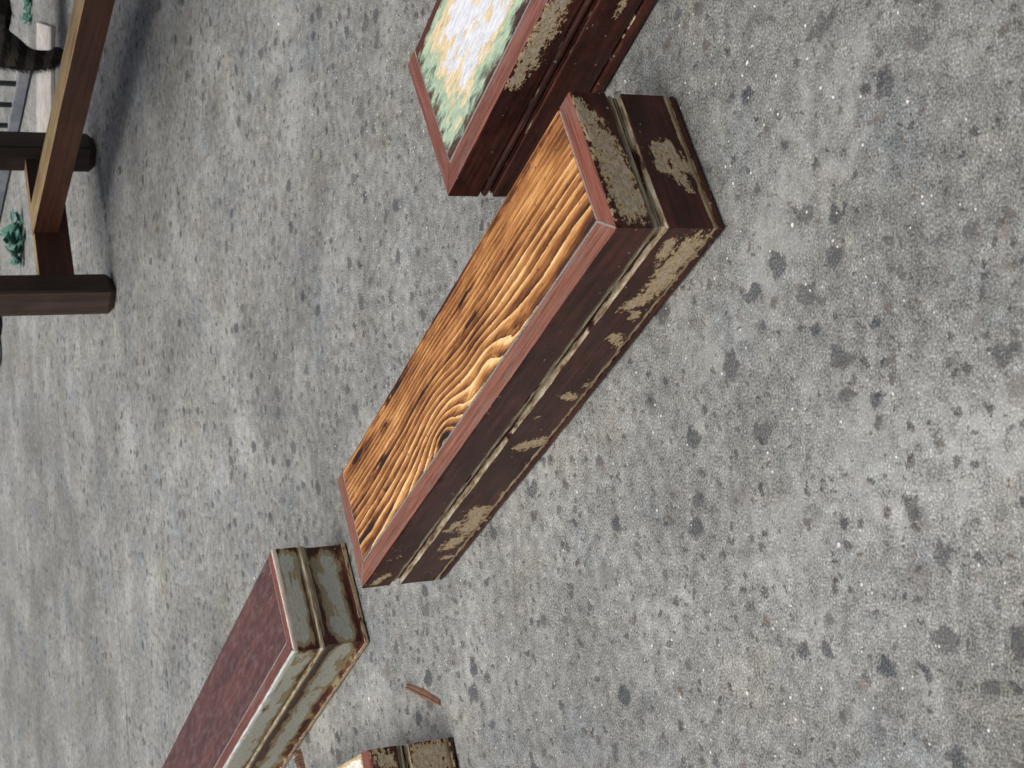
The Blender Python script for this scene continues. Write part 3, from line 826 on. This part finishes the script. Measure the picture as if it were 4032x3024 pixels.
# ------------------------------------------------------------------ small litter on the concrete
BARK = plain_wood('splinter_wood', (0.23, 0.135, 0.09), 0.85)
def splinter(loc, rz, L, wdt, h, seed, label, name='wood_splinter', cat='splinter', mat=None, group=None):
    rnd = random.Random(seed)
    n_ = 14; V = []; F = []
    for i in range(n_ + 1):
        f = i / n_; x = (f - .5) * L
        hw = wdt * .5 * (1 - .25 * (2 * f - 1) ** 2) * (.82 + .36 * rnd.random())
        bend = .006 * L * math.sin(f * 3.1)
        ridge = h * (.7 + .5 * rnd.random())
        V += [(x, bend - hw, 0.0003), (x, bend - hw * .75, ridge * .75), (x, bend - hw * .12, ridge), (x, bend + hw * .05, ridge * .55), (x, bend + hw * .5, ridge * .8), (x, bend + hw, 0.0003)]
    for i in range(n_):
        for j in range(5):
            a = i * 6 + j; F.append((a, a + 1, a + 7, a + 6))
        F.append((i * 6 + 5, i * 6, i * 6 + 6, i * 6 + 11))
    F.append((0, 5, 4, 3, 2, 1)); e = n_ * 6; F.append(tuple(e + k for k in range(6)))
    o = link(name, mesh(name, V, F), mat or BARK)
    o.location = loc; o.rotation_euler = (0, 0, rz)
    return tag(o, label, cat, group)
splinter((-0.3590, 1.687, 0), rad(-92), 0.096, .0105, .0045, 2, 'reddish wood splinter lying on the concrete between the shelves')
splinter((-0.3705, 1.742, 0), rad(-5), .011, .0014, .001, 4, 'thin brown sliver beside the end of the reddish splinter')
splinter((-0.330, 1.634, 0), rad(-60), .010, .0016, .001, 6, 'tiny tan sliver just beyond the reddish splinter')
splinter((-0.531, 2.165, 0), rad(40), .030, .016, .012, 7, 'brown lump of bark against the red-brown shelf foot', 'bark_chip', 'bark')
FLK = plain('white_paint', (0.72, 0.72, 0.70), (0.80, 0.80, 0.78), 60, 0.5)
def flake_mesh(seed):
    rnd = random.Random(seed); bm = bmesh.new()
    k = rnd.randint(4, 6)
    ring = [(math.cos(6.28 * i / k + rnd.uniform(-.3, .3)) * rnd.uniform(.5, 1), math.sin(6.28 * i / k + rnd.uniform(-.3, .3)) * rnd.uniform(.4, .8)) for i in range(k)]
    lo = [bm.verts.new((x, y, 0)) for x, y in ring]; hi = [bm.verts.new((x * .9, y * .9, rnd.uniform(.2, .5))) for x, y in ring]
    bm.faces.new(lo[::-1]); bm.faces.new(hi)
    for i in range(k): bm.faces.new((lo[i], lo[(i + 1) % k], hi[(i + 1) % k], hi[i]))
    me = bpy.data.meshes.new('paint_flake'); bm.to_mesh(me); bm.free(); me.materials.append(FLK)
    return me
fms = [flake_mesh(i) for i in range(6)]
rnd = random.Random(21)
FLAKES = [(0.2358, 0.977, 2.6), (0.2275, 0.9842, 2.6), (0.2759, 0.964, 1.8), (0.2472, 0.9696, 1.4), (0.1909, 0.8753, 2.2), (0.1736, 0.7983, 2.2), (0.1068, 0.9297, 2.4), (0.1092, 0.7803, 1.4), (0.0746, 0.8508, 1.2), (0.1956, 0.9502, 1.2),
          (-0.2514, 1.0173, 3.0), (-0.1259, 0.8932, 3.0), (-0.2984, 1.0729, 3.0), (-0.2457, 0.9605, 2.0), (-0.1283, 0.753, 1.8), (-0.1959, 0.9784, 2.2), (-0.3932, 1.87, 4.5), (-0.3601, 1.847, 3.5), (-0.284, 2.3597, 4.0), (-0.4015, 1.7072, 3.0), (-0.4054, 1.8743, 4.0),
          (0.2279, 1.6687, 3.0), (0.2577, 1.159, 2.6), (0.5257, 2.1081, 4.0)]
for (x, y, r) in FLAKES:
    o = bpy.data.objects.new('paint_flake', rnd.choice(fms)); C.objects.link(o)
    o.location = (x, y, 0.0004); o.rotation_euler = (0, 0, rnd.uniform(0, 6.28)); o.scale = (r / 1000,) * 3
    tag(o, 'tiny white paint flake lying on the concrete', 'flake', 'white paint flakes scattered on the concrete')
